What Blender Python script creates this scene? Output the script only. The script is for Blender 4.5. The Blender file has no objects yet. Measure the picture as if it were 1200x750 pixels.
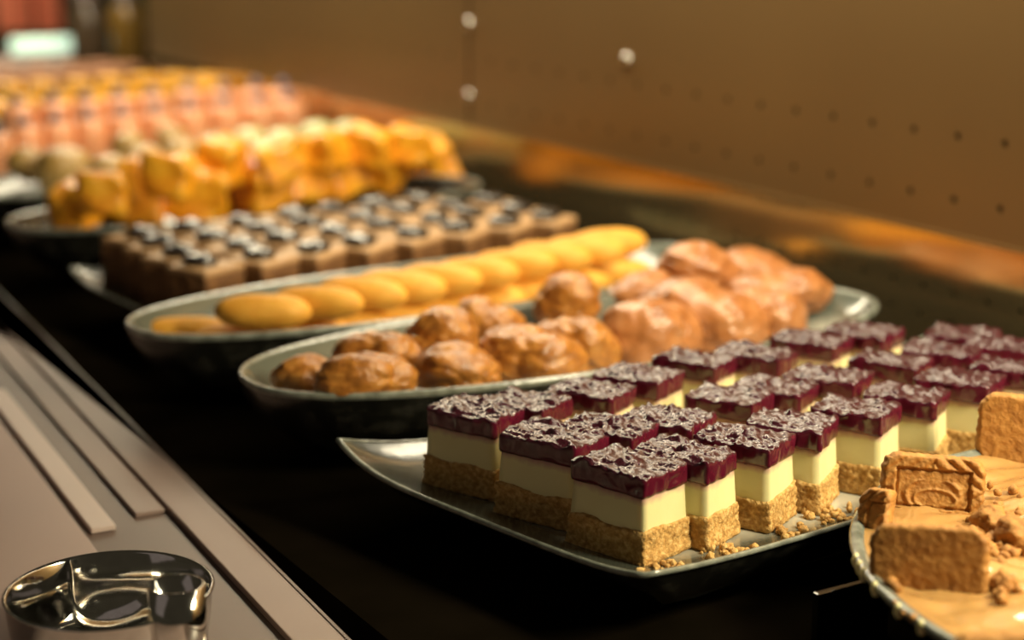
import bpy, bmesh, math, random
from mathutils import Vector, Matrix, noise
random.seed(7)
C = bpy.context.scene.collection
sc = bpy.context.scene

# ---------------------------------------------------------------- camera, world, light, exposure
CAM_H = .345; FPX = 2000.; PITCH = math.atan(493/FPX); YAW = math.radians(30.6)
cam = bpy.data.objects.new('camera', bpy.data.cameras.new('camera')); C.objects.link(cam)
cam.location = (0, 0, CAM_H); cam.rotation_euler = (math.pi/2 - PITCH, 0, -YAW)
cam.data.lens = 60; cam.data.sensor_width = 36; cam.data.clip_start = .01
cam.data.dof.use_dof = True; cam.data.dof.focus_distance = .86; cam.data.dof.aperture_fstop = 4.1
sc.camera = cam

w = bpy.data.worlds.new('world'); sc.world = w; w.use_nodes = True
w.node_tree.nodes['Background'].inputs[0].default_value = (.80, .66, .42, 1)
w.node_tree.nodes['Background'].inputs[1].default_value = .035
sc.view_settings.view_transform = 'Standard'; sc.view_settings.look = 'None'
sc.view_settings.gamma = 1; sc.view_settings.exposure = .25; sc.view_settings.use_curve_mapping = False

def area(name, loc, rot, sx, sy, power, col):
    l = bpy.data.lights.new(name, 'AREA'); l.shape = 'RECTANGLE'; l.size = sx; l.size_y = sy
    l.energy = power; l.color = col
    o = bpy.data.objects.new(name, l); C.objects.link(o); o.location = loc; o.rotation_euler = rot
    return o
# warm strip lamp of the case running along it over the back half, above the frame
area('case_strip_lamp', (.80, 2.05, .60), (0, math.radians(6), 0), .10, 4.0, 23, (1, .86, .60))
# the strip's near section, nearer the photographer
area('near_strip_lamp', (.86, .12, .55), (math.radians(25), math.radians(14), 0), .10, .3, 8.5, (1, .88, .57))
# unseen pale fill light added on the shop side for the ledge
area('ledge_fill_light', (-.9, .6, .9), (0, math.radians(-58), 0), 1.2, .8, .3, (1, .80, .74))

# ---------------------------------------------------------------- projection helpers (pixel + height -> place)
s_, c_ = math.sin(PITCH), math.cos(PITCH); sa, ca = math.sin(YAW), math.cos(YAW)
def P(px, py, z):
    a = (px-600)/FPX; b = (py-375)/FPX
    d = (CAM_H-z)/(s_+b*c_); r = a*d; f = d*(c_-b*s_)
    return Vector((r*ca+f*sa, f*ca-r*sa, z))
def RY(px, py, Y):
    a = (px-600)/FPX; b = (py-375)/FPX; f1 = c_-b*s_
    d = Y/(f1*ca-a*sa)
    return Vector((d*(a*ca+f1*sa), Y, CAM_H-d*(s_+b*c_)))
def bearing(deg):                        # degrees right of the camera's heading -> unit vector
    t = YAW+math.radians(deg); return Vector((math.sin(t), math.cos(t), 0))

# ---------------------------------------------------------------- materials
def mat(name, cols, rough=.5, metal=0, nscale=60, bump=0, bscale=200, coat=0, sss=0, sssr=(.02,.01,.005),
        stretch=(1,1,1), detail=6, coatr=.1, rvar=0, bstretch=None, spec=.5, aniso=0):
    m = bpy.data.materials.new(name); m.use_nodes = True; nt = m.node_tree; N = nt.nodes; L = nt.links
    b = N['Principled BSDF']; tc = N.new('ShaderNodeTexCoord')
    mp = N.new('ShaderNodeMapping'); L.new(tc.outputs['Object'], mp.inputs[0]); mp.inputs['Scale'].default_value = stretch
    nz = N.new('ShaderNodeTexNoise'); nz.inputs['Scale'].default_value = nscale; nz.inputs['Detail'].default_value = detail
    L.new(mp.outputs[0], nz.inputs['Vector'])
    cr = N.new('ShaderNodeValToRGB'); L.new(nz.outputs[0], cr.inputs[0])
    k = len(cols); e = cr.color_ramp.elements
    e[0].position = .3; e[1].position = .7; e[0].color = (*cols[0], 1); e[1].color = (*cols[-1], 1)
    for i in range(1, k-1):
        q = e.new(.3+.4*i/(k-1)); q.color = (*cols[i], 1)
    L.new(cr.outputs[0], b.inputs['Base Color'])
    b.inputs['Roughness'].default_value = rough; b.inputs['Metallic'].default_value = metal
    b.inputs['Coat Weight'].default_value = coat; b.inputs['Coat Roughness'].default_value = coatr
    b.inputs['Specular IOR Level'].default_value = spec
    if sss:
        b.inputs['Subsurface Weight'].default_value = sss; b.inputs['Subsurface Radius'].default_value = sssr
        b.inputs['Subsurface Scale'].default_value = 1.0
    if rvar:
        mr = N.new('ShaderNodeMapRange'); mr.inputs[3].default_value = max(.02, rough-rvar); mr.inputs[4].default_value = rough+rvar
        mr.inputs[1].default_value = .3; mr.inputs[2].default_value = .7
        L.new(nz.outputs[0], mr.inputs[0]); L.new(mr.outputs[0], b.inputs['Roughness'])
    if aniso:
        b.inputs['Anisotropic'].default_value = aniso
        tg = N.new('ShaderNodeTangent'); tg.direction_type = 'RADIAL'; tg.axis = 'Z'; L.new(tg.outputs[0], b.inputs['Tangent'])
    if bump:
        n2 = N.new('ShaderNodeTexNoise'); n2.inputs['Scale'].default_value = bscale; n2.inputs['Detail'].default_value = 5
        if bstretch:
            m2 = N.new('ShaderNodeMapping'); L.new(tc.outputs['Object'], m2.inputs[0]); m2.inputs['Scale'].default_value = bstretch
            L.new(m2.outputs[0], n2.inputs['Vector'])
        else: L.new(tc.outputs['Object'], n2.inputs['Vector'])
        bp = N.new('ShaderNodeBump'); bp.inputs['Strength'].default_value = bump; bp.inputs['Distance'].default_value = .002
        L.new(n2.outputs[0], bp.inputs['Height']); L.new(bp.outputs[0], b.inputs['Normal'])
        if coat: L.new(bp.outputs[0], b.inputs['Coat Normal'])
    return m
def emis(name, col, st):
    m = bpy.data.materials.new(name); m.use_nodes = True; b = m.node_tree.nodes['Principled BSDF']
    b.inputs['Base Color'].default_value = (*col, 1); b.inputs['Emission Color'].default_value = (*col, 1)
    b.inputs['Emission Strength'].default_value = st; return m

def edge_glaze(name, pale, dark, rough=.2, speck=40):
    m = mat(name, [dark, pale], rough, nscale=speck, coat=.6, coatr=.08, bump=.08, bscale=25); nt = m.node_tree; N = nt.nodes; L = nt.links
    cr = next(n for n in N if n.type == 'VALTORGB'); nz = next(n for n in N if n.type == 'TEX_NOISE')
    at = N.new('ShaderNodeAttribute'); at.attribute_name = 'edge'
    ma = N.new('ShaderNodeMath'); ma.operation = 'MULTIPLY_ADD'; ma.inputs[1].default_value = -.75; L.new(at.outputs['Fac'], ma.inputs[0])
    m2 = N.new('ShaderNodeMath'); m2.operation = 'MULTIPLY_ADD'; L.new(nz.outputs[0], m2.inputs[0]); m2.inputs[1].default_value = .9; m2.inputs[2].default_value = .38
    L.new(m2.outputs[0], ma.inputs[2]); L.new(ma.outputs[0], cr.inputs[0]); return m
def set_edge(o, vals):
    a = o.data.attributes.new('edge', 'FLOAT', 'POINT'); a.data.foreach_set('value', vals); return o
M = {}
M['deck'] = mat('black_glass_deck', [(.004,.003,.0015),(.007,.005,.003)], .2, nscale=20, bump=.03, bscale=60, rvar=.05, spec=0)
M['glaze_out'] = mat('black_speckled_glaze', [(.006,.006,.005),(.010,.010,.008),(.05,.048,.04)], .22, nscale=45, bump=.15, bscale=150, coat=.3)
M['glaze_in'] = mat('grey_green_glaze', [(.13,.15,.125),(.22,.24,.205)], .2, nscale=12, coat=.6, coatr=.1, bump=.05, bscale=40)
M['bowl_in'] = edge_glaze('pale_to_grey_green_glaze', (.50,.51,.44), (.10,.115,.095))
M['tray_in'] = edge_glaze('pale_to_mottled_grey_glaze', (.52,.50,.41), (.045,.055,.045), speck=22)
M['tray_glaze'] = mat('mottled_green_grey_glaze', [(.05,.06,.048),(.11,.125,.105),(.22,.235,.20)], .2, nscale=14, coat=.8, coatr=.06, bump=.12, bscale=22)
M['rim'] = mat('worn_pale_rim_glaze', [(.10,.11,.09),(.26,.28,.24)], .22, nscale=120, coat=.5, bump=.2, bscale=200)
def berry_mat():
    m = mat('dark_berry_jelly', [(.080,.005,.017),(.115,.009,.025)], .2, nscale=60, bump=1, bscale=280, coat=.5, coatr=.1, sss=.08, sssr=(.005,.001,.002))
    nt = m.node_tree; N = nt.nodes; L = nt.links; b = N['Principled BSDF']
    cr = next(n for n in N if n.type == 'VALTORGB'); bp = next(n for n in N if n.type == 'BUMP')
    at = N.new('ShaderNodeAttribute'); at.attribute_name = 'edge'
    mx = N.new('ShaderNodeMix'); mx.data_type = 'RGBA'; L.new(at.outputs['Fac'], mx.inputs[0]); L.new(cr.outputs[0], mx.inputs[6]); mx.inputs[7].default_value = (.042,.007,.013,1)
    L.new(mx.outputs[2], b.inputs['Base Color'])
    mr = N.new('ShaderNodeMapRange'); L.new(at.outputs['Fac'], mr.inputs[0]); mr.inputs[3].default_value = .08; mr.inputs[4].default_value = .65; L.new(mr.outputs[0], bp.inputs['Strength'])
    return m
M['berry'] = berry_mat()
M['crumb'] = mat('biscuit_crumb', [(.34,.17,.04),(.54,.31,.09),(.74,.50,.20)], .8, nscale=420, bump=.8, bscale=500)
def cream_mat():
    m = mat('vanilla_cream', [(.78,.71,.36),(.83,.77,.43)], .42, nscale=30, bump=.12, bscale=120, sss=.15, sssr=(.005,.004,.002))
    nt = m.node_tree; N = nt.nodes; L = nt.links; b = N['Principled BSDF']; cr = next(n for n in N if n.type == 'VALTORGB')
    tc = next(n for n in N if n.type == 'TEX_COORD'); sx = N.new('ShaderNodeSeparateXYZ'); L.new(tc.outputs['Object'], sx.inputs[0])
    nz = N.new('ShaderNodeTexNoise'); nz.inputs['Scale'].default_value = 130; L.new(tc.outputs['Object'], nz.inputs[0])
    ma = N.new('ShaderNodeMath'); ma.operation = 'MULTIPLY_ADD'; L.new(nz.outputs[0], ma.inputs[0]); ma.inputs[1].default_value = .006; L.new(sx.outputs[2], ma.inputs[2])
    mr = N.new('ShaderNodeMapRange'); L.new(ma.outputs[0], mr.inputs[0]); mr.inputs[1].default_value = .0335; mr.inputs[2].default_value = .0375; mr.inputs[4].default_value = .75
    mx = N.new('ShaderNodeMix'); mx.data_type = 'RGBA'; L.new(mr.outputs[0], mx.inputs[0]); L.new(cr.outputs[0], mx.inputs[6])
    mx.inputs[7].default_value = (.50,.20,.24,1); L.new(mx.outputs[2], b.inputs['Base Color']); return m
M['cream'] = cream_mat()
M['puff'] = mat('glazed_choux', [(.22,.075,.010),(.40,.15,.02),(.54,.24,.045)], .36, nscale=3, bump=.5, bscale=9, coat=.35, coatr=.16, sss=.1, sssr=(.006,.003,.001))
M['pinkpuff'] = mat('pink_glazed_choux', [(.27,.09,.02),(.40,.15,.042),(.50,.22,.08)], .38, nscale=2.5, bump=.4, bscale=7, coat=.4, coatr=.15)
M['finger'] = mat('yellow_sponge', [(.72,.32,.03),(.84,.44,.06)], .6, nscale=60, bump=.3, bscale=160, sss=.15, sssr=(.006,.004,.001))
M['brownie'] = mat('chocolate_sponge', [(.13,.055,.018),(.24,.11,.035)], .7, nscale=90, bump=.6, bscale=250)
M['tan'] = mat('coffee_icing', [(.42,.24,.11),(.55,.34,.17)], .5, nscale=50, bump=.2, bscale=120)
M['choc'] = mat('dark_chocolate', [(.012,.009,.008),(.035,.028,.026)], .22, nscale=70, bump=.4, bscale=150, coat=.5)
M['mango'] = mat('orange_glazed_pastry', [(.72,.24,.008),(.84,.36,.010),(.88,.48,.03)], .45, nscale=3, bump=.3, bscale=8, coat=.3)
M['gold'] = mat('golden_tart', [(.38,.20,.05),(.62,.42,.12)], .3, nscale=40, coat=.8, bump=.3, bscale=90)
M['lime'] = mat('pale_green_cream', [(.42,.45,.18),(.62,.60,.32)], .4, nscale=40, coat=.5)
M['peach'] = mat('peach_glaze', [(.72,.27,.12),(.85,.42,.22)], .4, nscale=30, coat=.5)
M['blueberry'] = mat('blueberry_skin', [(.07,.07,.12),(.14,.13,.20)], .45, nscale=90)
M['amber'] = mat('amber_glaze', [(.85,.36,.02),(.92,.52,.06)], .4, nscale=20, coat=.4)
M['rosy'] = mat('rosy_sponge', [(.42,.18,.09),(.55,.28,.16)], .6, nscale=30)
M['caramel'] = mat('caramel_spread', [(.44,.235,.075),(.56,.33,.12)], .2, nscale=14, bump=.7, bscale=22, coat=1, coatr=.06, sss=.15, sssr=(.006,.003,.001))
M['biscuit'] = mat('ginger_biscuit', [(.32,.135,.025),(.42,.19,.038),(.50,.25,.06)], .68, nscale=160, bump=.5, bscale=380)
M['panel'] = mat('bronze_perforated_panel', [(.20,.118,.045),(.25,.155,.06)], .42, metal=.45, nscale=2.5, bump=.02, bscale=20, detail=2)
M['polish'] = mat('polished_bronze_kick_plate', [(.50,.36,.17),(.58,.45,.23)], .16, metal=.9, nscale=4, bump=.06, bscale=14, bstretch=(1,6,.3), aniso=.9, detail=2)
M['hole'] = mat('dark_gap_behind_panel', [(.01,.008,.005),(.015,.012,.008)], .9)
M['chrome'] = mat('chrome_steel', [(.62,.61,.58),(.72,.71,.68)], .10, metal=1, nscale=200, bump=.03, bscale=90)
M['ledge'] = mat('blush_laminate', [(.47,.35,.325),(.55,.415,.385)], .45, nscale=5, coat=0, detail=3, rvar=.06)
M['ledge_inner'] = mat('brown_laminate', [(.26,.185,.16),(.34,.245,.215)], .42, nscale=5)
M['stripe_pale'] = mat('pale_reflection_and_bracket', [(.62,.50,.46),(.70,.57,.53)], .4, nscale=5)  # pale reflection on the ledge put into colour; also the tube bracket
M['stripe_dark'] = mat('dark_reflection_and_trim', [(.15,.105,.09),(.19,.135,.115)], .4, nscale=8)  # dark reflection stripes put into colour; also ledge edge, jar lids, pot
M['dark'] = mat('dark_back_wall', [(.06,.045,.022),(.10,.07,.035),(.06,.07,.03)], .7, nscale=3, detail=2)

M['red'] = mat('red_box_card', [(.75,.17,.09),(.85,.26,.15)], .6, nscale=8)
M['leaf'] = mat('dark_green_leaf', [(.03,.06,.012),(.07,.10,.02)], .6, nscale=20)
M['oil'] = mat('amber_jar_glass', [(.16,.085,.015),(.28,.17,.04)], .2, nscale=8, coat=.6)
M['jar'] = mat('brown_jar_glass', [(.07,.045,.025),(.11,.08,.05)], .2, nscale=8, coat=.6)
M['tube'] = emis('lit_greenish_tube', (.66,.90,.72), .8)
M['acrylic'] = mat('black_acrylic', [(.004,.004,.003),(.007,.006,.005)], .08, coat=.5)

# ---------------------------------------------------------------- mesh helpers
def link(name, me, m, parent=None, smooth=True, loc=None):
    o = bpy.data.objects.new(name, me); C.objects.link(o)
    for q in (m if isinstance(m, (list, tuple)) else [m]):
        if q.name not in [x.name for x in me.materials if x]: me.materials.append(q)
    if smooth: me.polygons.foreach_set('use_smooth', [True]*len(me.polygons))
    if parent: o.parent = parent
    if loc is not None: o.location = loc
    return o
def mesh(V, F, mi=None):
    me = bpy.data.meshes.new('mesh'); me.from_pydata([tuple(v) for v in V], [], F)
    if mi: me.polygons.foreach_set('material_index', mi)
    me.update(); return me
def tag(o, label=None, cat=None, group=None, kind=None):
    if label: o['label'] = label
    if cat: o['category'] = cat
    if group: o['group'] = group
    if kind: o['kind'] = kind
    return o
def thing(name, label, cat, loc=(0,0,0), rz=0, group=None):
    o = bpy.data.objects.new(name, None); C.objects.link(o); o.location = loc; o.rotation_euler = (0,0,rz); o.empty_display_size = .01
    return tag(o, label, cat, group)
def copy_tree(o, parent=None):
    c = o.copy(); C.objects.link(c)
    if parent: c.parent = parent
    for ch in list(o.children): copy_tree(ch, c)
    return c
def rbox(dims, n, r, disp=None, zc=0):
    """box surface as one closed grid mesh with rounded edges; disp(p, q) moves each point"""
    h = Vector(dims)/2; idx = {}; V = []; F = []
    def vid(i, j, k):
        key = (i, j, k)
        if key in idx: return idx[key]
        p = Vector(((i/n[0]*2-1)*h.x, (j/n[1]*2-1)*h.y, (k/n[2]*2-1)*h.z))
        q = Vector((max(-h.x+r, min(h.x-r, p.x)), max(-h.y+r, min(h.y-r, p.y)), max(-h.z+r, min(h.z-r, p.z))))
        d = p-q
        if d.length > 1e-9: p = q+d.normalized()*r
        if disp: p = disp(p)
        p.z += zc
        idx[key] = len(V); V.append(p); return idx[key]
    for a, b, c in ((0,1,2), (1,2,0), (2,0,1)):
        for side in (0, n[c]):
            for i in range(n[a]):
                for j in range(n[b]):
                    def g(u, v):
                        t = [0,0,0]; t[a] = u; t[b] = v; t[c] = side; return vid(*t)
                    f = [g(i,j), g(i+1,j), g(i+1,j+1), g(i,j+1)]
                    F.append(f if side else f[::-1])
    return mesh(V, F)
def sphere(sub, disp):
    bm = bmesh.new(); bmesh.ops.create_icosphere(bm, subdivisions=sub, radius=1)
    for v in bm.verts: v.co = disp(v.co.copy())
    me = bpy.data.meshes.new('mesh'); bm.to_mesh(me); bm.free(); return me
def box(x0,x1,y0,y1,z0,z1, bev=0):
    me = bpy.data.meshes.new('mesh'); bm = bmesh.new(); bmesh.ops.create_cube(bm, size=1)
    for v in bm.verts: v.co = Vector(((x0+x1)/2+v.co.x*(x1-x0), (y0+y1)/2+v.co.y*(y1-y0), (z0+z1)/2+v.co.z*(z1-z0)))
    if bev: bmesh.ops.bevel(bm, geom=bm.edges[:], offset=bev, segments=2, affect='EDGES', profile=.6)
    bm.to_mesh(me); bm.free(); return me
def cylm(r, h, seg=24, r2=None, z0=0, taper=None):
    """closed turned solid; taper: list of (radius, z)"""
    pr = taper or [(r, z0), (r2 if r2 else r, z0+h)]
    V = []; F = []
    for rr, z in pr:
        for i in range(seg): t = 2*math.pi*i/seg; V.append((rr*math.cos(t), rr*math.sin(t), z))
    for k in range(len(pr)-1):
        for i in range(seg): j = (i+1) % seg; F.append([k*seg+i, k*seg+j, (k+1)*seg+j, (k+1)*seg+i])
    F.append(list(range(seg))[::-1]); F.append([(len(pr)-1)*seg+i for i in range(seg)])
    return mesh(V, F)
def fn(v, s, seed=0): return noise.noise(Vector((v[0]*s+seed*13.7, v[1]*s+seed*7.1, v[2]*s-seed*3.3)))
def fbm(v, s, seed=0): return fn(v, s, seed)+.5*fn(v, s*2.1, seed+1)+.25*fn(v, s*4.3, seed+2)
ORD = ['first','second','third','fourth','fifth','sixth','seventh','eighth','ninth','tenth','eleventh','twelfth','thirteenth','fourteenth']

# ---------------------------------------------------------------- the setting
def struct(name, me, m, parent=None, smooth=False):
    o = link(name, me, m, parent, smooth)
    if not parent: o['kind'] = 'structure'
    return o
WX = .93
struct('floor', box(.335, 1.0, -.5, 4.6, -.03, 0), M['deck'])
# right wall: two perforated upper panels above a perforated polished kick plate
def perforated(y0, y1, z0, z1, cols, rows, rad, pitch_y, pitch_z, thick=.0006):
    """flat panel in plane x=WX with true octagonal holes"""
    V = []; F = []; x = WX
    def v(y, z, xx=x): V.append((xx, y, z)); return len(V)-1
    def quad(a0, a1, b0, b1): i = [v(a0,b0), v(a1,b0), v(a1,b1), v(a0,b1)]; F.append(i[::-1])
    zs = [z0]+[q for r in rows for q in (r-pitch_z/2, r+pitch_z/2)]+[z1]
    for i in range(0, len(zs), 2):
        if zs[i+1]-zs[i] > 1e-5: quad(y0, y1, zs[i], zs[i+1])
    c0 = cols[0]-pitch_y/2; c1 = cols[-1]+pitch_y/2
    for r in rows:
        a, b = r-pitch_z/2, r+pitch_z/2
        if c0 > y0: quad(y0, c0, a, b)
        if y1 > c1: quad(c1, y1, a, b)
        for cy in cols:
            hy, hz = pitch_y/2, pitch_z/2
            out = [(hy,0),(hy,hz),(0,hz),(-hy,hz),(-hy,0),(-hy,-hz),(0,-hz),(hy,-hz)]
            o8 = [v(cy+p, r+q) for p, q in out]
            i8 = [v(cy+rad*math.cos(math.pi/4*k), r+rad*math.sin(math.pi/4*k)) for k in range(8)]
            b8 = [v(cy+rad*math.cos(math.pi/4*k), r+rad*math.sin(math.pi/4*k), x+thick*2) for k in range(8)]
            for k in range(8):
                j = (k+1) % 8
                F.append([o8[j], o8[k], i8[k], i8[j]]); F.append([i8[j], i8[k], b8[k], b8[j]])
    return mesh(V, F)
FOLD = .0985
wall = struct('wall_right', box(WX+.006, WX+.03, -.3, 2.75, 0, .62), M['hole'])
struct('perforated_panel', perforated(.45, 1.664, FOLD, .62, [.5025+.0465*i for i in range(25)], [.126,.1738], .0031, .0465, .0478), M['panel'], wall)
struct('perforated_panel', perforated(1.668, 2.75, FOLD, .62, [1.712+.0465*i for i in range(22)], [.126,.1738], .0031, .0465, .0478), M['panel'], wall)
struct('plain_panel', box(WX-.0005, WX+.004, -.3, .447, FOLD, .62), M['panel'], wall)
kp = struct('kick_plate', perforated(.45, 2.75, 0, FOLD, [.512+.0333*i for i in range(66)], [.0333,.0555], .0026, .0333, .0222), M['polish'], wall)
for v in kp.data.vertices: v.co.x -= .007*(1-v.co.z/FOLD)
struct('kick_plate', box(WX-.0005, WX+.004, -.3, .447, 0, FOLD), M['polish'], wall)
struct('fold_strip', box(WX-.0025, WX+.001, -.3, 2.75, FOLD-.001, FOLD+.0015), M['panel'], wall)
for (y, z) in ((1.665,.2115), (1.666,.1316), (1.357,.1963)):
    struct('panel_screw', sphere(2, lambda p: Vector((WX-.001+p.x*.0035, y+p.y*.007, z+p.z*.007))), M['chrome'], wall, True)
struct('wall_back', box(-1.6, 2.6, 5.0, 5.05, -.6, 1.1), M['dark'])
hs = struct('added_lamp_hood', box(.70, .92, -.6, 4.3, .63, .64), M['hole'])  # unseen hood and lip, added to keep the strip light off the ledge
struct('added_hood_lip', box(.698, .702, -.6, 4.3, .478, .63), M['hole'], hs)
# front ledge of the case; its reflection stripes are modelled as coloured channels and bars
E0 = Vector((.3274,.8536,0)); eb = math.radians(3.35)
ED = Vector((math.sin(eb), math.cos(eb), 0)); EN = Vector((-ED.y, ED.x, 0))     # along / outward to the left
def strip(name, o0, o1, a0, a1, z0, z1, m, parent, bev=.0006):
    me = box(o0, o1, a0, a1, z0, z1, bev)
    for v in me.vertices:
        v.co = E0+EN*v.co.x+ED*v.co.y+Vector((0,0,v.co.z))
    me.flip_normals()
    return struct(name, me, m, parent)
led = strip('trim_1', 0, .60, -1.0, 2.6, -.03, -.004, M['stripe_dark'], None)
strip('ledge_board', .078, .60, -1.0, 2.6, -.004, 0, M['ledge'], led)
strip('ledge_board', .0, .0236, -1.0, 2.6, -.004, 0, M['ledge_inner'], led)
strip('reflection_bar', .0585, .0725, .045, .36, -.0035, -.0005, M['stripe_pale'], led)
strip('reflection_bar', .026, .043, .06, .50, -.0038, -.0012, M['ledge_inner'], led)
strip('ledge_edge', -.0015, .0005, -1.0, 2.6, -.02, .0006, M['stripe_dark'], led, .0003)

# ---------------------------------------------------------------- platters
def sup(t, a, b, e):
    c, s = math.cos(t), math.sin(t)
    return (math.copysign(abs(c)**(2/e), c)*a, math.copysign(abs(s)**(2/e), s)*b)
def oval_dish(label, cx, cy, a, b, rz=0, group=None, zr=.060, e=2.35, seg=96, inner='glaze_in'):
    t = thing('oval_platter', label, 'platter', (cx, cy, 0), rz, group)
    def rings(pr, closed_first, closed_last):
        V = []; F = []
        for (ia, ib, z) in pr:
            for i in range(seg): x, y = sup(2*math.pi*i/seg, a-ia, b-ib, e); V.append((x, y, z))
        for k in range(len(pr)-1):
            for i in range(seg): j = (i+1) % seg; F.append([k*seg+i, k*seg+j, (k+1)*seg+j, (k+1)*seg+i])
        if closed_first: F.append(list(range(seg))[::-1])
        if closed_last: F.append([(len(pr)-1)*seg+i for i in range(seg)])
        return mesh(V, F)
    link('outer_bowl', rings([(.080,.052,0),(.072,.047,.002),(.045,.031,.010),(.024,.019,.022),(.010,.009,.036),(.003,.003,.048),(.001,.001,zr-.004)], True, False), M['glaze_out'], t)
    link('rim', rings([(.001,.001,zr-.004),(0,0,zr-.002),(.0008,.0008,zr),(.003,.003,zr+.0003),(.0048,.0048,zr-.0012)], False, False), M['rim'], t)
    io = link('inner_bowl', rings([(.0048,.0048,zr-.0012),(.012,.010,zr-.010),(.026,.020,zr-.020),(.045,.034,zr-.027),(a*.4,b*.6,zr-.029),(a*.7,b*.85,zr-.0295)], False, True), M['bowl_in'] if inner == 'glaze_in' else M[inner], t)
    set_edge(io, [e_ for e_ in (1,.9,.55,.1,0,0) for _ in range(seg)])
    return t
B4Y, B3Y = .958, 1.130
oval_dish('black oval platter of glazed choux puffs beside the square tray', .613, .942, .243, .091, math.radians(-1.0))
oval_dish('black oval platter carrying yellow sponge fingers, beside the choux platter', .607, 1.120, .255, .084, math.radians(2.0))
oval_dish('dark oval platter heaped with orange wedge pastries behind the brownie tray', .625, 1.545, .245, .088, math.radians(1), inner='glaze_out')
oval_dish('dark oval platter under the golden and pale green tarts', .615, 1.755, .25, .088)
oval_dish('dark oval platter at the far end under the amber squares', .60, 2.25, .25, .09)
def square_tray(label, L, B, R, T, zf=.030, lift=.014, m='tray_glaze', lifts=(1,1,1,1)):
    t = thing('square_tray', label, 'tray', (0,0,0)); n = 44
    cs = [Vector((*p, 0)) for p in (L, B, R, T)]; cen = sum(cs, Vector())/4; t.location = cen
    def prm(i): u = i/n*2-1; return math.copysign(1-(1-abs(u))**1.35, u) if abs(u) > 0 else 0
    def pt(u, v, dz, ins=0):
        k = 1-ins; u *= k; v *= k; p = (cs[0]*(1-u)*(1+v)+cs[1]*(1-u)*(1-v)+cs[2]*(1+u)*(1-v)+cs[3]*(1+u)*(1+v))/4-cen
        rr = max(abs(u), abs(v)); e = max(0, (rr-.84)/.16)
        z = zf+.005*e*e+lift*(abs(u*v))**5*lifts[(0 if v > 0 else 1) if u < 0 else (3 if v > 0 else 2)]
        return Vector((p.x, p.y, z+dz))
    V = []; F = []
    for i in range(n+1):
        for j in range(n+1): V.append(pt(prm(i), prm(j), 0))
    for i in range(n):
        for j in range(n): a = i*(n+1)+j; F.append([a, a+n+1, a+n+2, a+1])
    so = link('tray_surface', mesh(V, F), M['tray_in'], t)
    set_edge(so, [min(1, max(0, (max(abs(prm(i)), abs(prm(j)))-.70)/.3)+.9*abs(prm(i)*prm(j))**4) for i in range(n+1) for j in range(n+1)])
    # rim lip: a rounded bead that follows the border
    bd = [(-1+2*i/40, -1) for i in range(40)]+[(1, -1+2*i/40) for i in range(40)]+[(1-2*i/40, 1) for i in range(40)]+[(-1, 1-2*i/40) for i in range(40)]
    V = []; F = []; ns = 6
    for k, (u, v) in enumerate(bd):
        p = pt(u, v, 0); d = Vector((p.x, p.y, 0)).normalized()
        for q in range(ns):
            th = 2*math.pi*q/ns; V.append(p+d*(math.cos(th)*.0019)+Vector((0,0,math.sin(th)*.0017-.0006)))
    N_ = len(bd)
    for k in range(N_):
        for q in range(ns): F.append([k*ns+q, ((k+1) % N_)*ns+q, ((k+1) % N_)*ns+(q+1) % ns, k*ns+(q+1) % ns])
    link('rim', mesh(V, F), M['rim'], t)
    V = []; F = []
    for ins, dz in ((.002,-.0015), (.03,-.006), (.12,None), (.30,None)):
        for (u, v) in bd:
            p = pt(u, v, 0 if dz is None else dz, ins)
            if dz is None: p.z = .014 if ins < .2 else .0
            V.append(p)
    for r in range(3):
        for k in range(N_): j = (k+1) % N_; F.append([r*N_+k, (r+1)*N_+k, (r+1)*N_+j, r*N_+j])
    F.append([3*N_+k for k in range(N_)])
    link('underside', mesh(V, F), M['glaze_out'], t)
    return t
square_tray('square mottled grey-green tray with the berry-topped cheesecake bars', P(397,515,.049)[:2], P(755,672,.041)[:2], (.875,.655), (.868,.860), lifts=(1,.4,.7,1))
square_tray('square grey tray under the brownies, behind the yellow sponge fingers', (.395,1.395), (.415,1.200), (.865,1.225), (.865,1.425), lift=.010, m='glaze_in')
square_tray('grey tray under the peach cakes topped with blueberries', (.36,2.09), (.36,1.87), (.87,1.87), (.87,2.09), lift=.01)
square_tray('farthest tray, flat and grey under rosy sponge slices', (.40,2.72), (.40,2.48), (.88,2.48), (.88,2.72), lift=.01)

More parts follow.
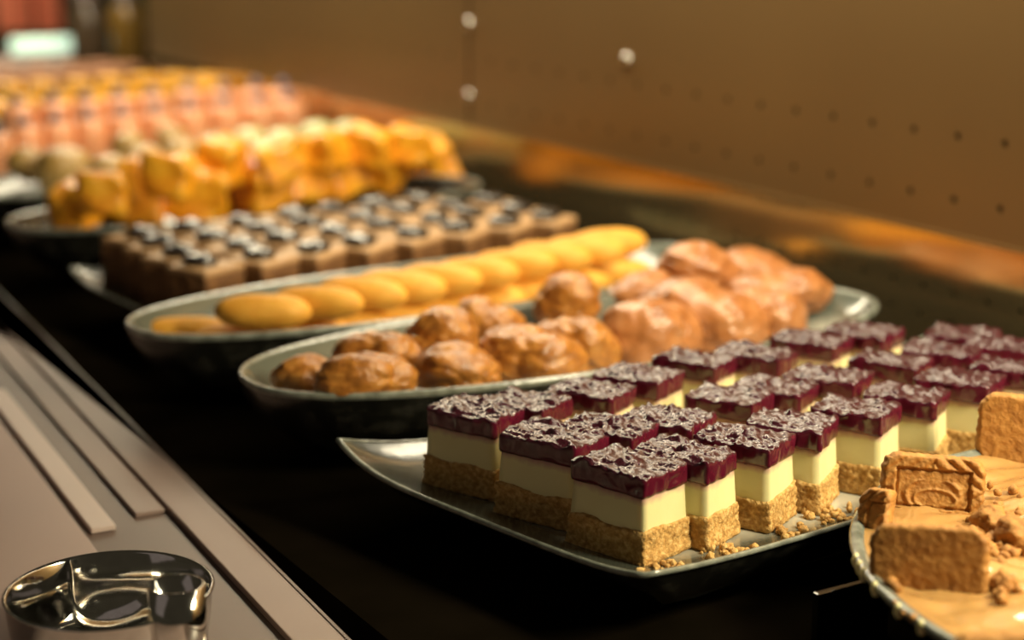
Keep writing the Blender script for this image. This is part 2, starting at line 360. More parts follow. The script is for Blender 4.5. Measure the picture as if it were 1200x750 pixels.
# ---------------------------------------------------------------- cheesecake bars
def berry_mesh(seed, wx, wy):
    rnd = random.Random(seed); lumps = [(rnd.uniform(-.4,.4)*wx, rnd.uniform(-.4,.4)*wy, rnd.uniform(.003,.0055), rnd.uniform(.0008,.0024)) for _ in range(5)]
    def d(p):
        q = p.copy(); top = max(0, min(1, (p.z+.002)/.006))
        r = 1-abs(fn(q, 150, seed)); r2 = 1-abs(fn(q, 330, seed+5))
        hgt = .0019*(r**4)+.0008*(r2**4)+.0013*fn(q, 60, seed)-.0012
        for lx, ly, lr, lh in lumps:
            dd = ((q.x-lx)**2+(q.y-ly)**2)**.5/lr
            if dd < 1: hgt += lh*(1-dd*dd)**.6
        p.z += hgt*top
        k = .0017*fn((q.x, q.y, q.z*.5), 70, seed+9)+.0006*fn((q.x, q.y, q.z*.6), 190, seed)
        n_ = Vector((q.x/(wx/2), q.y/(wy/2), 0)); m_ = max(abs(n_.x), abs(n_.y))
        if m_ > .9:
            if abs(n_.x) > abs(n_.y): p.x += math.copysign(k*1.3, q.x)
            else: p.y += math.copysign(k*1.3, q.y)
        if p.z < -.002: p.z += .0007*fn(q, 90, seed+3)
        return p
    me = rbox((wx, wy, .0105), (40, 34, 7), .0008, d, zc=.0395); me.update()
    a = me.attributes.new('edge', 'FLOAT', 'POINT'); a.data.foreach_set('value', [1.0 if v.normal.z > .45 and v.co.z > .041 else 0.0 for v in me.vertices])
    return me
def cream_mesh(seed, wx, wy):
    def d(p):
        q = p.copy(); t = (.010-q.z)/.02; f = 1+.06*max(0, t)+.01*fn(q, 40, seed)
        return Vector((q.x*f, q.y*f, q.z))
    return rbox((wx-.0012, wy-.0012, .0225), (10, 9, 8), .0006, d, zc=.0245)
def base_mesh(seed, wx, wy):
    def d(p):
        q = p.copy(); k = .0016*fbm(q, 170, seed)+.0010*fn(q, 520, seed+2); f = 1.055+.06*max(0, -q.z/.009)
        o = Vector((q.x*f, q.y*f, q.z))
        if q.z > .004: o.z += .0032*fn((q.x, q.y, seed), 55, seed)+.0006*fn(q, 400, seed)
        o.x += math.copysign(k, q.x) if abs(q.x) > wx*.44 else 0
        o.y += math.copysign(k, q.y) if abs(q.y) > wy*.44 else 0
        if q.z < -.008: o.z = q.z
        return o
    return rbox((wx, wy, .0175), (26, 22, 12), .0012, d, zc=.00875)
protos = []
WX1, WY1 = .041, .030
for s in range(7):
    wx, wy = WX1*random.uniform(.95,1.05), WY1*random.uniform(.95,1.08)
    protos.append((base_mesh(s, wx, wy), cream_mesh(s, wx, wy), berry_mesh(s, wx, wy)))
TZ = .0303
def cake(px, py, rot, label, k, w1=WX1, w2=WY1, scale=1.0):
    """near top corner at the pixel; rot = heading of the lit right-hand face"""
    c = P(px, py, TZ+.045*scale); e2 = bearing(rot); e1 = bearing(rot-90)
    ctr = c+e1*w1/2+e2*w2/2
    ang = math.atan2(e1.y, e1.x)
    t = thing('cheesecake_bar', label, 'cheesecake', (ctr.x, ctr.y, TZ), ang, 'berry-topped cheesecake bars on the square tray')
    t.scale = (w1/WX1, w2/WY1, scale)
    b, cr, be = protos[k % 7]
    link('crumb_base', b, M['crumb'], t); link('cream_layer', cr, M['cream'], t); link('berry_topping', be, M['berry'], t)
    return t
rowA = [(755,562,43),(828,545,36),(902,526,33),(964,507,27),(1036,490,31),(1098,472,28),(1159,454,33),(1222,440,30)]
rowB = [(672,526,36),(741,512,31),(810,502,33),(884,475,30),(938,463,30),(1002,450,31),(1074,432,33),(1138,419,28),(1212,412,30)]
rowC = [(581,493,34),(638,482,33),(718,467,30),(772,449,33),(838,430,33),(912,423,31),(978,405,32),(1036,396,38),(1160,399,30)]
kk = 0
for rn, L in (('nearest row', rowA), ('middle row', rowB), ('row nearest the choux platter', rowC)):
    for i, (x, y, r) in enumerate(L):
        extra = ', largely hidden' if False else ''
        if rn == 'nearest row' and i == 0: lb = 'cheesecake bar at the near corner of the square tray, nearest row'
        elif rn.startswith('row') and i == 0: lb = 'leftmost cheesecake bar of the far row, by the empty tray corner'
        else: lb = 'purple-topped cheesecake bar, %s from the left in the %s' % (ORD[i], rn)
        cake(x, y, r, lb, kk, w1=.043 if i else .047, w2=.031 if i else .035); kk += 1
# crumbs strewn on the tray
def crumbs(name, pts, label, cat, z, smin, smax, m, group=None):
    V = []; F = []
    for (x, y) in pts:
        r = random.uniform(smin, smax); bm = bmesh.new(); bmesh.ops.create_icosphere(bm, subdivisions=1, radius=r)
        o = len(V)
        for v in bm.verts: V.append(Vector((x, y, z+r*.55))+v.co*random.uniform(.65,1.25))
        for f in bm.faces: F.append([o+v.index for v in f.verts])
        bm.free()
    o = link(name, mesh(V, F), m); tag(o, label, cat, group, 'stuff'); return o
pts = []
for i in range(330):
    L = random.choice((rowA, rowA, rowA, rowB)); x, y, r = random.choice(L[:7])
    q = P(x+random.gauss(12,22), y+random.gauss(0,3), TZ+.045); n = Vector((.475,-.88,0))*random.uniform(.0,.016); pts.append((q.x+n.x, q.y+n.y))
for (x, y) in ((482,548),(484,549),(590,590),(588,583)): pts.append(P(x, y, TZ)[:2])
pts = [p for p in pts if .43 < p[0] < .87 and p[1] > .613+.14*(p[0]-.4445) and p[1] < .86]
crumbs('biscuit_crumbs', pts, 'golden biscuit crumbs strewn around the bars on the square tray', 'crumbs', TZ, .0008, .0030, M['crumb'])

random.seed(11)
# ---------------------------------------------------------------- choux puffs
def puff_mesh(seed, lobes=3, crease=.12):
    rnd = random.Random(seed*3+1); ds = [Vector((rnd.uniform(-1,1), rnd.uniform(-1,1), rnd.uniform(-.1,.9))).normalized() for _ in range(lobes)]
    def d(p):
        r = .90+.13*fbm(p, 1.0, seed)+.02*fn(p, 4.5, seed)
        w1 = abs(fn(p, 1.9, seed+4)); r -= crease*.7*math.exp(-(w1/.07)**2)
        for q in ds:
            c = p.dot(q)
            if c > .55: r += .28*((c-.55)/.45)**.7
        v = p*r
        if v.z < -.55: v.z = -.55+(v.z+.55)*.15
        return v
    return sphere(5, d)
puffs = [puff_mesh(s, 1+s % 3, .07+.04*(s % 3)) for s in range(8)]
def puff(px, py, wpx, hpx, z, k, m, label, grp, rz=None, name='choux_puff'):
    c = P(px, py, z); dep = (CAM_H-z)/(s_+(py-375)/FPX*c_)
    r = wpx/2*dep/FPX*1.14; rh = hpx/2*dep/FPX*1.30; c.z -= rh*.24
    me = puffs[k % 8] if m != M['pinkpuff'] else pinkmesh[k % 8]
    o = link(name, me, m); o.location = c; o.scale = (r, r*(.62 if py > 430 and px < 500 else .9), rh)
    o.rotation_euler = (0, 0, -YAW+(rz if rz is not None else random.uniform(-.5,.5)))
    return tag(o, label, 'pastry', grp)
pinkmesh = [p.copy() for p in puffs]
for p_ in pinkmesh: p_.materials.clear()
PL = [
 (372,443,90,56,.056,0,'lumpy choux puff at the left end of its platter'),
 (434,436,104,54,.066,1,'shiny choux puff, second from the left at the near rim'),
 (458,414,84,58,.062,2,'matt choux puff behind the shiny one at the left end'),
 (516,396,84,62,.068,3,'round choux puff high behind the two-lobed puff'),
 (572,376,70,48,.062,4,'small choux puff at the back, with grey platter showing right of it'),
 (545,436,88,54,.056,5,'two-lobed shiny choux puff at the near rim'),
 (508,428,56,48,.056,6,'small choux puff wedged between the shiny and the two-lobed ones'),
 (610,410,96,70,.058,7,'large golden choux puff right of the two-lobed one'),
 (682,400,84,64,.056,2,'smooth choux puff by the rim above the berry-topped bars'),
 (664,352,74,56,.068,3,'pointed choux puff standing alone at the back of the platter')]
for i, (x, y, wp, hp, z, k, lb) in enumerate(PL): puff(x, y, wp, hp, z, k, M['puff'], lb, 'glazed choux puffs on the left half of the platter', .25 if y > 430 else None)
PR = [
 (762,383,112,76,.054,1,.3,'big pinkish glazed puff at the near rim, leftmost of the rosy heap'),
 (756,341,84,44,.060,6,.2,'pinkish puff lying lowest at the back left of its heap'),
 (826,366,120,70,.056,4,.2,'large glazed puff in the middle of the near rim heap'),
 (826,318,84,52,.070,5,.1,'tall rosy puff, middle of the back of the heap'),
 (886,311,84,40,.066,0,.1,'flat rosy puff behind the twisted one at the right end'),
 (886,360,72,58,.056,7,.2,'rounded puff at the near rim left of the platter end'),
 (922,335,104,50,.062,2,.35,'long twisted rosy puff at the right end of the platter'),
 (800,340,70,44,.058,3,.0,'small rosy puff filling the middle of the heap')]
for (x, y, wp, hp, z, k, rz, lb) in PR: puff(x, y, wp, hp, z, k, M['pinkpuff'], lb, 'rosy glazed puffs on the right half of the platter', rz)

# ---------------------------------------------------------------- yellow sponge fingers
def finger_mesh(seed):
    def d(p):
        x = math.copysign(abs(p.x)**.75, p.x)
        r = 1+.05*fbm(p, 1.6, seed)+.02*fn(p, 6, seed)
        return Vector((x*.034*(1+.04*fn(p,1,seed)), p.y*.0142*r, p.z*.0125*r))
    return sphere(4, d)
fing = [finger_mesh(s) for s in range(5)]
TOPF = [(308,365),(372,355),(424,344),(470,336),(514,328),(558,320),(602,310),(644,301),(684,294),(712,285)]
for i, (x, y) in enumerate(TOPF):
    o = link('sponge_finger', fing[i % 5], M['finger']); o.location = P(x, y, .066)
    o.rotation_euler = (random.uniform(-.1,.1), random.uniform(-.05,.05), math.radians(-29 if i == 0 else (-38 if i < 9 else -22))+random.uniform(-.06,.06))
    tag(o, 'yellow sponge finger, %s from the left in the upper layer' % ORD[i] if i else 'yellow sponge finger lying lengthwise at the left end of the upper layer', 'pastry', 'yellow sponge fingers on the oval platter')
LOWF = [(218,388,-30),(282,396,-22),(352,384,-30),(404,378,-28),(458,369,-28),(512,360,-28),(566,350,-28),(618,341,-28),(668,331,-28),(716,318,-28),(752,303,-15)]
for i, (x, y, a) in enumerate(LOWF):
    o = link('sponge_finger', fing[(i+2) % 5], M['finger']); o.location = P(x, y, .044)
    o.scale = (1, 1, .85); o.rotation_euler = (0, 0, math.radians(a)+random.uniform(-.08,.08))
    tag(o, 'yellow sponge finger, %s from the left in the lower layer' % ORD[i], 'pastry', 'yellow sponge fingers on the oval platter')

# ---------------------------------------------------------------- brownies
def brown_block(seed): return rbox((.043,.043,.036), (14,14,10), .0012, lambda p: p+Vector((fbm(p,90,seed)*.0009, fn(p,110,seed+1)*.0009, 0)), zc=.018)
def tan_layer(seed): return rbox((.0434,.0434,.006), (12,12,3), .0015, lambda p: p+Vector((0,0,.0008*fn(p,90,seed) if p.z > 0 else 0)), zc=.038)
def choc_piece(seed):
    def d(p):
        v = Vector((p.x*.0160*(1+.2*fn(p,1.4,seed)), p.y*.0135*(1+.2*fn(p,1.2,seed+1)), max(p.z,-.3)*.0055*(1+.5*fn(p,2.2,seed))))
        v.z += .0045; return v
    return sphere(3, d)
bp = [(brown_block(s), tan_layer(s), choc_piece(s), choc_piece(s+9)) for s in range(4)]
BR0 = Vector((.452,1.232,0)); n_b = 0
for r in range(4):
    for i in range(8):
        x = BR0.x+i*.0475-r*.002+random.uniform(-.002,.002); y = BR0.y+r*.0455+i*.0052+random.uniform(-.002,.002)
        if r == 3 and i > 6: continue
        t = thing('brownie', 'brownie topped with dark chocolate, %s from the left, %s row from the viewer' % (ORD[i], ORD[r]), 'brownie', (x, y, .0303), math.radians(random.uniform(24,34)), 'chocolate-topped brownies on the grey tray')
        a, b, c, d2 = bp[(r*3+i) % 4]
        link('sponge_block', a, M['brownie'], t); link('icing', b, M['tan'], t)
        o = link('chocolate_piece', c if i % 2 else d2, M['choc'], t); o.location = (random.uniform(-.004,.004), random.uniform(-.004,.004), .0398); o.rotation_euler = (0,0,random.uniform(0,3))

# ---------------------------------------------------------------- orange wedge pastries
def wedge_mesh(seed):
    rnd = random.Random(seed+50); tw = rnd.uniform(-.5,.5)
    def d(p):
        x, y, z = p; k = 1-.55*(z+.5)*(.5+x*.6); y *= k; x2 = x*math.cos(tw*z)-y*math.sin(tw*z); y2 = x*math.sin(tw*z)+y*math.cos(tw*z)
        f = 1+.22*fbm((x, y, z), 1.8, seed); return Vector((x2*f, y2*f, (z+.18*x)*f))
    return rbox((1,1,1), (14,14,14), .16, d)
wed = [wedge_mesh(s) for s in range(6)]
ML = [(88,240,72,56),(158,224,86,78),(232,224,76,70),(300,214,78,62),(352,206,74,58),(405,200,72,56),(456,196,66,52),(512,192,60,54)]
MU = [(196,206,60,52),(262,188,70,52),(326,186,66,48),(384,176,64,46),(434,172,60,44),(482,170,58,42),(120,226,56,50)]
for j, (LST, z, wd) in enumerate(((ML,.068,'near row'), (MU,.094,'upper row'))):
    for i, (x, y, wp, hp) in enumerate(LST):
        dep = (CAM_H-z)/(s_+(y-375)/FPX*c_)
        o = link('wedge_pastry', wed[(i+3*j) % 6], M['mango']); o.location = P(x, y, z)
        s = wp*dep/FPX*.88; o.scale = (s, s*.8, hp*dep/FPX*.95); o.rotation_euler = (random.uniform(-.2,.2), random.uniform(-.2,.2), random.uniform(0,3.1))
        q = sorted(LST).index((x, y, wp, hp))
        tag(o, 'orange wedge pastry, %s from the left in the %s of its heap' % (ORD[q], wd), 'pastry', 'orange wedge pastries on the oval platter')

# ---------------------------------------------------------------- farther platters
def dome(seed, h=.8):
    def d(p):
        v = p*(1+.08*fbm(p,1.7,seed)); v.z *= h
        if v.z < -.4: v.z = -.4
        return v
    return sphere(3, d)
domes = [dome(s) for s in range(3)]
shell = cylm(1, 1, 20, taper=[(.72,-.95),(.8,-.9),(1.04,-.05),(1.04,.05),(.95,.05)])
def at_px(o, x, y, z, wp): 
    dep = (CAM_H-z)/(s_+(y-375)/FPX*c_); r = wp/2*dep/FPX; o.location = P(x, y, z); o.scale = (r, r, r); return r
tarts = [(30,190,46,0),(74,196,66,0),(128,200,50,0),(170,186,44,0),(212,178,44,0),(252,172,44,0),(292,166,44,1),(332,168,48,1),(372,160,48,1),(408,156,40,1),(150,168,40,0),(200,160,36,0)]
for i, (x, y, wp, g) in enumerate(tarts):
    t = thing('round_tart', 'round tart with a %s top, %s listed from the left on the sixth platter' % ('pale green' if g else 'shiny golden', ORD[i]), 'tart', (0,0,0), 0, 'round tarts behind the orange wedges')
    order = sorted(tarts).index((x, y, wp, g))
    t['label'] = 'round tart with a %s top, %s from the left behind the orange wedges' % ('pale green' if g else 'shiny golden', ORD[order])
    at_px(t, x, y, .070, wp)
    link('pastry_shell', shell, M['gold'], t); o = link('fruit_top' if not g else 'cream_top', domes[i % 3].copy(), M['lime' if g else 'gold'], t)
cakes7 = [(-6,168),(28,160),(66,156),(104,152),(144,148),(184,144),(224,140),(264,136),(304,134),(338,130)]
cakes7b = [(20,136),(62,132),(102,130),(140,126),(180,124),(222,118),(262,118),(300,116),(332,116)]
for nm, LST, z in (('near row', cakes7, .075), ('back row', cakes7b, .082)):
    for i, (x, y) in enumerate(LST):
        t = thing('peach_cake', 'small peach-coloured cake with a blueberry on top, %s from the left, %s' % (ORD[i], nm), 'cake', (0,0,0), 0, 'peach cakes with blueberries')
        at_px(t, x, y, z, 42)
        link('cake_body', shell_p if i or nm != 'near row' else (shell_p := cylm(1, 1, 20, taper=[(.85,-1.7),(.95,-1.5),(1.0,.2),(.85,.5),(.4,.62)])), M['peach'], t)
        b = link('blueberry', domes[0].copy() if False else bluem if i or nm != 'near row' else (bluem := sphere(2, lambda p: p*.36)), M['blueberry'], t); b.location = (0, 0, .85)
sq = rbox((1.7,1.7,1.3), (8,8,8), .2, lambda p: p*(1+.06*fn(p,1.3,3)))
amb = [(-4,128),(34,124),(72,120),(110,117),(148,113),(186,110),(224,106),(252,104)]
ambb = [(10,108),(50,106),(92,104),(130,100),(168,98),(206,97),(240,98)]
for nm, LST, z in (('near', amb, .075), ('back', ambb, .075)):
    for i, (x, y) in enumerate(LST):
        o = link('amber_square', sq, M['amber']); at_px(o, x, y, z, 34); o.rotation_euler = (0,0,random.uniform(.2,1.2))
        tag(o, 'amber-glazed cake square, %s from the left in the %s row of the last oval platter' % (ORD[i], nm), 'cake', 'amber cake squares')
fl = rbox((2,2,.7), (8,8,4), .15, lambda p: p*(1+.05*fn(p,1.3,5)))
for i, (x, y) in enumerate([(-4,98),(30,94),(64,92),(98,88),(130,85),(150,80)]+[(6,84),(44,82),(84,80),(118,78)]):
    o = link('sponge_slice', fl, M['rosy']); at_px(o, x, y, .050, 30)
    tag(o, 'rosy flat sponge slice, %s from the left in the %s row of the farthest tray' % (ORD[i if i < 6 else i-6], 'near' if i < 6 else 'back'), 'cake', 'rosy sponge slices')

# far end of the case: lit tube, red boxes, jars, a plant
a, b = RY(14, 53, 3.35), RY(84, 53, 3.35)
t = thing('light_tube', 'glowing greenish-white light tube at the far left end of the case', 'lamp', (a+b)/2)
tm = cylm(.015, (b-a).length, 20); tm.transform(Matrix.Translation((-(b-a).length/2,0,0)) @ Matrix.Rotation(math.pi/2, 4, 'Y'))
link('glowing_tube', tm, M['tube'], t)
hl = (b-a).length/2; zt = (a.z+b.z)/2
link('tube_bracket', box(-hl-.05, hl+.02, -.03, .03, -zt, -.024), M['stripe_pale'], t, False)
for i, (x, wpx, lb) in enumerate(((18, 46, 'red carton at the top left corner, left one'), (58, 36, 'red carton at the top left corner, right one'))):
    q = RY(x, 36, 3.9); r = wpx*3.9/2000/2*.62
    t = thing('red_carton', lb, 'box', (q.x, q.y, 0), .3)
    link('carton_body', box(-r, r, -r, r, max(q.z,0), max(q.z,0)+.15, .003), M['red'], t, False)
    link('carton_lid', box(-r*1.04, r*1.04, -r*1.04, r*1.04, max(q.z,0)+.15, max(q.z,0)+.17, .003), M['red'], t, False)
    link('carton_stand', box(-r*.9, r*.9, -r*.9, r*.9, 0, max(q.z,.001), .0005), M['dark'], t, False)
for i, (x, m, lb) in enumerate(((106,'jar','brown glass jar at the far end, right of the light tube'), (152,'oil','amber glass jar at the far end beside the brown one'), (196,'jar','dark jar at the far end of the perforated wall'))):
    q = RY(x, 70, 3.2); t = thing('glass_jar', lb, 'jar', (q.x, q.y, 0))
    link('jar_body', cylm(1,1,24,taper=[(.030,0),(.034,.005),(.034,.13),(.026,.15),(.022,.155)]), M[m], t)
    link('lid', cylm(.025,.02,24,z0=.155), M['stripe_dark'], t)
q = RY(168, 40, 3.5); t = thing('leafy_plant', 'dark green leafy potted plant at the far end of the case', 'plant', (q.x, q.y, 0))
link('pot', cylm(1,1,24,taper=[(.035,0),(.045,.08),(.048,.085),(.04,.085)]), M['stripe_dark'], t)
V = []; F = []
for k in range(60):
    az = random.uniform(0,6.28); el = random.uniform(.2,1.4); L_ = random.uniform(.08,.15); d = Vector((math.cos(az)*math.cos(el), math.sin(az)*math.cos(el), math.sin(el)))
    sd = Vector((-math.sin(az), math.cos(az), 0))*.014; b0 = Vector((0,0,.08)); o = len(V)
    V += [b0, b0+d*L_*.5+sd, b0+d*L_-Vector((0,0,.01)), b0+d*L_*.5-sd]; F.append([o,o+1,o+2,o+3])
link('foliage', mesh(V, F), M['leaf'], t, False)

# ---------------------------------------------------------------- round platter with caramel cake, lower right
RC = Vector((.661,.447,0)); RR = .186
rc = P(959,697,.0299)
t = link('acrylic_strip', box(rc.x, rc.x+.045, rc.y, rc.y+.004, 0, .0299, .0006), M['acrylic'], smooth=False)
tag(t, 'thin glossy black strip standing at the left of the round caramel platter', 'strip')
t = link('riser_disc', cylm(.098, .030, 64), M['acrylic'], loc=(RC.x, RC.y, 0))
tag(t, 'black round pedestal under the caramel platter, lower right', 'pedestal')
t = thing('round_platter', 'round dark platter with a pale rim under the caramel cake, lower right', 'platter', (RC.x, RC.y, .0302))
seg = 128
def lathe(pr, closed=True):
    V = []; F = []
    for r, z in pr:
        for i in range(seg): a_ = 2*math.pi*i/seg; V.append((r*math.cos(a_), r*math.sin(a_), z))
    for k in range(len(pr)-1):
        for i in range(seg): j = (i+1) % seg; F.append([k*seg+i, k*seg+j, (k+1)*seg+j, (k+1)*seg+i])
    if closed: F.append(list(range(seg))[::-1])
    return mesh(V, F)
link('outer_dish', lathe([(.11,0),(.13,.0015),(.165,.008),(.181,.016),(RR-.001,.0215)]), M['glaze_out'], t)
link('rim', lathe([(RR-.001,.0215),(RR,.0235),(RR-.001,.0252),(RR-.004,.0256),(RR-.006,.0245)], False), M['rim'], t)
link('inner_dish', lathe([(RR-.006,.0245),(.172,.017),(.15,.012),(.02,.011)], False), M['glaze_in'], t)
# caramel surface: swirled grid, closed down to the dish
def caramel_h(x, y):
    r = math.hypot(x, y)/.175; a_ = math.atan2(y, x); v = (x, y, 0)
    ph = a_*5+r*9+2.2*fn(v, 9, 3)
    h = .0026*math.sin(ph)*(.4+.6*r)+.0036*fn(v, 24, 1)+.0010*(1-abs(fn(v, 60, 2)))**4+.0040*abs(fn((x*.6+y*.8+.02*fn(v,20,5), (x*.8-y*.6)*.22, 0), 75, 8))
    return h
NR, NA = 90, 260; V = [Vector((0,0,.0225+caramel_h(0,0)))]; F = []
for i in range(1, NR+1):
    for j in range(NA):
        r = .1795*i/NR; a_ = 2*math.pi*j/NA; rr = r*(1+.012*fn((math.cos(a_), math.sin(a_), 0), 5, 2)*(i/NR)**6)
        x, y = rr*math.cos(a_), rr*math.sin(a_); e = max(0, (i/NR-.93)/.07)
        V.append(Vector((x, y, (.0228+caramel_h(x, y))*(1-e)+.0236*e)))
for j in range(NA): F.append([0, 1+j, 1+(j+1) % NA])
for i in range(NR-1):
    for j in range(NA): a0 = 1+i*NA+j; b0 = 1+i*NA+(j+1) % NA; F.append([a0, a0+NA, b0+NA, b0])
cc = link('caramel_cake', mesh(V, F), M['caramel'], loc=(RC.x, RC.y, .0302))
tag(cc, 'caramel-spread cake with swirled glossy surface, on the round platter lower right', 'cake')
# drips of cream on the platter rim
dm = sphere(2, lambda p: Vector((p.x*.0020*(1+.3*fn(p,1,2)), p.y*.0028, p.z*.0036*(1+.3*fn(p,2,4)))))
for (x, y) in ((985,655),(990,664),(1008,690),(1003,672),(1040,716),(1058,738)):
    q = P(x, y, .0535); d = (Vector((q.x, q.y, 0))-Vector((RC.x, RC.y, 0))).normalized()*(RR-.0012)
    o = link('cream_drip', dm, M['cream'], t); o.location = (d.x, d.y, .0225); o.rotation_euler = (0,0,math.atan2(d.y, d.x)); o['label'] = 'dried cream drip on the rim'
ZC = .0302+.0232
# biscuits
def biscuit_mesh(seed=0, front=True, cut=None):
    n1, n2 = 96, 66; W, Hh, T = .050, .033, .0075
    def outline(u, v):
        # rounded square mapping, slightly fluted
        x, y = u*W/2, v*Hh/2; r = .0085; qx = max(-W/2+r, min(W/2-r, x)); qy = max(-Hh/2+r, min(Hh/2-r, y))
        d = Vector((x-qx, y-qy))
        m_ = max(abs(x-qx), abs(y-qy))
        if d.length > 1e-9: d = d.normalized()*m_; x, y = qx+d.x, qy+d.y
        e = max(abs(u), abs(v)); ang = (x if abs(v) > abs(u) else y)
        k = 1+.009*math.sin(ang*1500+seed)*max(0, (e-.8)/.2); k2 = 1+.022*fn((x, y, 0), 260, seed)*e
        return x*k*k2, y*k*k2, e
    def relief(x, y, e):
        ex, ey = (W/2-abs(x)), (Hh/2-abs(y)); ed = min(ex, ey)
        h = 0
        if ed < .0068:
            h = .0006+.0015*abs(math.sin((x*.7+y*(1 if x*y > 0 else -1)*.9)*560+.5*fn((x,y,0),120,seed)))*(1 if ed > .0008 else ed/.0008)
        elif ed < .0080: h = -.0005
        else:
            h = .0002
            for (cx, cy, rx, ry) in ((.001, -.005, .010, .0048), (0, -.003, .0130, .0085)):
                q = abs(math.hypot((x-cx)/rx, (y-cy)/ry)-1)
                if q < .16 and (y < .004): h += .0011*(1-q/.16)
        return h+.0003*fn((x, y, 0), 500, seed)
    V = []; F = []
    for side in (1, -1):
        for i in range(n1+1):
            for j in range(n2+1):
                u, v = i/n1*2-1, j/n2*2-1; x, y, e = outline(u, v)
                edge = max(0, (e-.90)/.10)
                if side > 0: z = (T/2+(relief(x, y, e) if front else .0003*fn((x,y,0),300,seed)))*(1-.55*edge**2)
                else: z = -(T/2+.0003*fn((x, y, 1), 300, seed))*(1-.55*edge**2)
                V.append(Vector((x, y, z)))
    st = (n1+1)*(n2+1)
    for i in range(n1):
        for j in range(n2):
            a0 = i*(n2+1)+j; F.append([a0, a0+n2+1, a0+n2+2, a0+1]); F.append([st+a0, st+a0+1, st+a0+n2+2, st+a0+n2+1])
    rim_ = [(i, 0) for i in range(n1)]+[(n1, j) for j in range(n2)]+[(i, n2) for i in range(n1, 0, -1)]+[(0, j) for j in range(n2, 0, -1)]
    for k in range(len(rim_)):
        a0 = rim_[k][0]*(n2+1)+rim_[k][1]; b_ = rim_[(k+1) % len(rim_)]; b0 = b_[0]*(n2+1)+b_[1]
        F.append([a0, st+a0, st+b0, b0])
    me = mesh(V, F)
    if cut is not None:
        bm = bmesh.new(); bm.from_mesh(me)
        r = bmesh.ops.bisect_plane(bm, geom=bm.verts[:]+bm.edges[:]+bm.faces[:], plane_co=(cut,0,0), plane_no=(1,0,0), clear_outer=True)
        ed = [e for e in bm.edges if e.is_boundary]
        if ed: bmesh.ops.holes_fill(bm, edges=ed)
        bm.to_mesh(me); bm.free()
    return me
bisc = biscuit_mesh(); bisc2 = biscuit_mesh(4, True); half = biscuit_mesh(2, True, -.008)
def biscuit(px, py, z, face_deg, lean, roll, me, label, flip=False, sc_=1):
    """face_deg: heading of the outward normal of the patterned face, relative to straight at the camera"""
    o = link('biscuit', me, M['biscuit']); o.location = P(px, py, z)
    n = -bearing(face_deg)                     # pattern normal points towards the camera
    if flip: n = -n
    up = Vector((0,0,1)); xa = up.cross(n).normalized()
    R = Matrix((xa, up, n)).transposed().to_4x4()
    R = R @ Matrix.Rotation(lean, 4, 'X') @ Matrix.Rotation(roll, 4, 'Z')
    o.rotation_euler = R.to_euler(); o.scale = (sc_,)*3
    return tag(o, label, 'biscuit', 'biscuits stuck in the caramel cake')
biscuit(1092, 572, ZC+.0115, 6, -.22, -.05, bisc, 'patterned ginger biscuit standing with its embossed face to the viewer')
biscuit(1089, 660, ZC+.0090, 20, .20, -.07, bisc2, 'ginger biscuit showing its plain dark back, nearest the platter rim', flip=True, sc_=1.02)
biscuit(1056, 615, ZC+.0050, 52, -.35, .15, half, 'broken biscuit piece poking out at the left, behind the plain-backed one', sc_=.95)
biscuit(1210, 506, ZC+.0145, 20, .12, .03, bisc2, 'large ginger biscuit cut by the right frame edge, beside the cheesecakes', flip=True, sc_=1.15)
biscuit(1186, 792, ZC+.006, -8, .2, .03, bisc2, 'ginger biscuit barely peeking in at the bottom right corner', flip=True)
pts = []
for i in range(150):
    q = P(random.gauss(1172,20), random.gauss(630,16), ZC); pts.append((q.x, q.y))
for i in range(14):
    q = P(random.gauss(1176,7), random.gauss(694,5), ZC); pts.append((q.x, q.y))
for (x, y) in ((1044,690),(1048,694),(1049,710),(1058,722),(1070,728),(1152,568),(1160,572),(1188,580),(1195,588)):
    q = P(x, y, ZC); pts.append((q.x, q.y))
crumbs('cake_crumbs', pts, 'heap of broken biscuit crumbs on the caramel cake at the right edge', 'crumbs', ZC+.0005, .0012, .0036, M['biscuit'])
def chunk(x, y, s, seed, label):
    me = sphere(4, lambda p: p*(1+.25*fbm(p,1.6,seed)+.1*fn(p,6,seed))*s)
    o = link('biscuit_chunk', me, M['biscuit']); q = P(x, y, ZC); o.location = (q.x, q.y, ZC+s*.45); tag(o, label, 'biscuit', 'broken biscuit lumps')
chunk(1160, 622, .0085, 3, 'craggy biscuit lump left in the crumb heap'); chunk(1190, 640, .010, 5, 'larger craggy biscuit lump at the right frame edge')
chunk(1176, 692, .006, 8, 'small biscuit lump below the crumb heap')

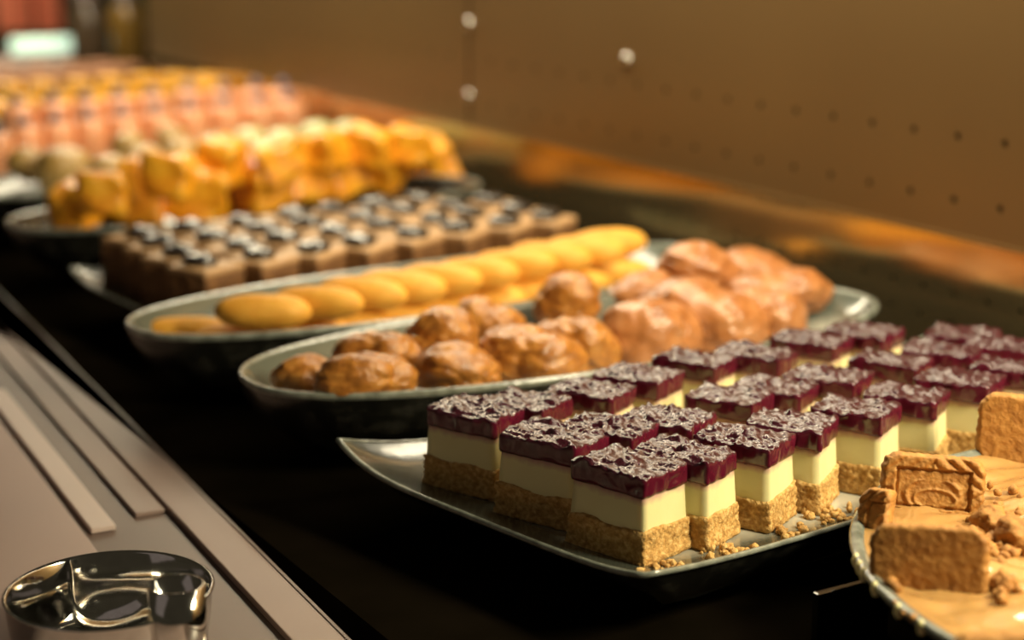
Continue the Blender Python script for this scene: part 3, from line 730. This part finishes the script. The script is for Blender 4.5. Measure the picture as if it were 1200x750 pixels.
# ---------------------------------------------------------------- chrome ring on the ledge
RZ = .0335; c0 = P(128, 690, RZ); ang0 = -YAW
t = thing('chrome_ring_stand', 'round chrome ring holder with an S-bent strap, on the blush ledge lower left', 'holder', (c0.x, c0.y, 0), ang0)
def band(path, z0, z1, th=.0012, closed=False):
    """vertical band along a 2D path; z0/z1 may be functions of k in 0..1"""
    V = []; F = []; n = len(path)
    for i, p in enumerate(path):
        a0 = path[(i-1) % n] if (closed or i) else p; a1 = path[(i+1) % n] if (closed or i < n-1) else p
        d = Vector((a1[0]-a0[0], a1[1]-a0[1])).normalized(); nn = Vector((-d.y, d.x))*th/2; k = i/(n-1)
        zz0 = z0(k) if callable(z0) else z0; zz1 = z1(k) if callable(z1) else z1
        V += [(p[0]+nn.x, p[1]+nn.y, zz0), (p[0]+nn.x, p[1]+nn.y, zz1), (p[0]-nn.x, p[1]-nn.y, zz1), (p[0]-nn.x, p[1]-nn.y, zz0)]
    m_ = n if closed else n-1
    for i in range(m_):
        j = (i+1) % n
        for q in range(4): F.append([i*4+q, j*4+q, j*4+(q+1) % 4, i*4+(q+1) % 4])
    if not closed: F.append([0,1,2,3]); F.append([(n-1)*4+q for q in (3,2,1,0)])
    return mesh(V, F)
R_ = .0475
# flared ring wall (bowl-like), open in the middle
prf = [(R_-.008,0),(R_-.004,.004),(R_-.0015,.018),(R_,RZ-.001),(R_+.0008,RZ),(R_-.0004,RZ+.0006),(R_-.0016,RZ-.0008),(R_-.0030,.018),(R_-.0055,.005),(R_-.010,.0012),(R_-.008,0)]
V = []; F = []; sg = 72
for r, z in prf:
    for i in range(sg): a_ = 2*math.pi*i/sg; V.append((r*math.cos(a_), r*math.sin(a_), z))
for k in range(len(prf)-1):
    for i in range(sg): j = (i+1) % sg; F.append([k*sg+i, k*sg+j, (k+1)*sg+j, (k+1)*sg+i])
link('ring_wall', mesh(V, F), M['chrome'], t)
link('base_plate', cylm(R_-.009, .0012, 48, z0=.0003), M['chrome'], t)
# strap: from the upper left rim an S-bend down to the middle, then level to a rolled loop near the right rim
def bez(pts, n):
    out = []
    for i in range(n+1):
        t_ = i/n; q = [Vector(p) for p in pts]
        while len(q) > 1: q = [q[k].lerp(q[k+1], t_) for k in range(len(q)-1)]
        out.append(q[0])
    return out
path = bez([(-.028,.036),(-.020,.024),(-.026,.000),(-.004,-.006),(.010,-.004)], 18)+bez([(.010,-.004),(.020,-.003),(.026,-.004),(.0255,-.022)], 10)[1:]
link('strap', band([(p.x, p.y) for p in path], lambda k: .008, lambda k: .034-.012*math.sin(math.pi*min(1, k*1.3))), M['chrome'], t)
loop = [(.0370+.0125*math.cos(a_), -.0290+.0115*math.sin(a_)) for a_ in [math.radians(160-i*12) for i in range(27)]]
link('rolled_end', band(loop, .012, .048, .0014), M['chrome'], t)
# pointed tab beyond the ring
tb = mesh([(.040,-.030,.004),(.046,-.022,.010),(.060,-.012,.012),(.062,-.0115,.0105),(.050,-.026,.006),(.040,-.030,.0025),(.046,-.022,.0085),(.060,-.012,.0108)], [[0,1,2,3,4],[5,0,4],[5,6,1,0],[6,7,2,1],[7,3,2],[5,4,3,7,6]])
link('pointed_tab', tb, M['chrome'], t, False)
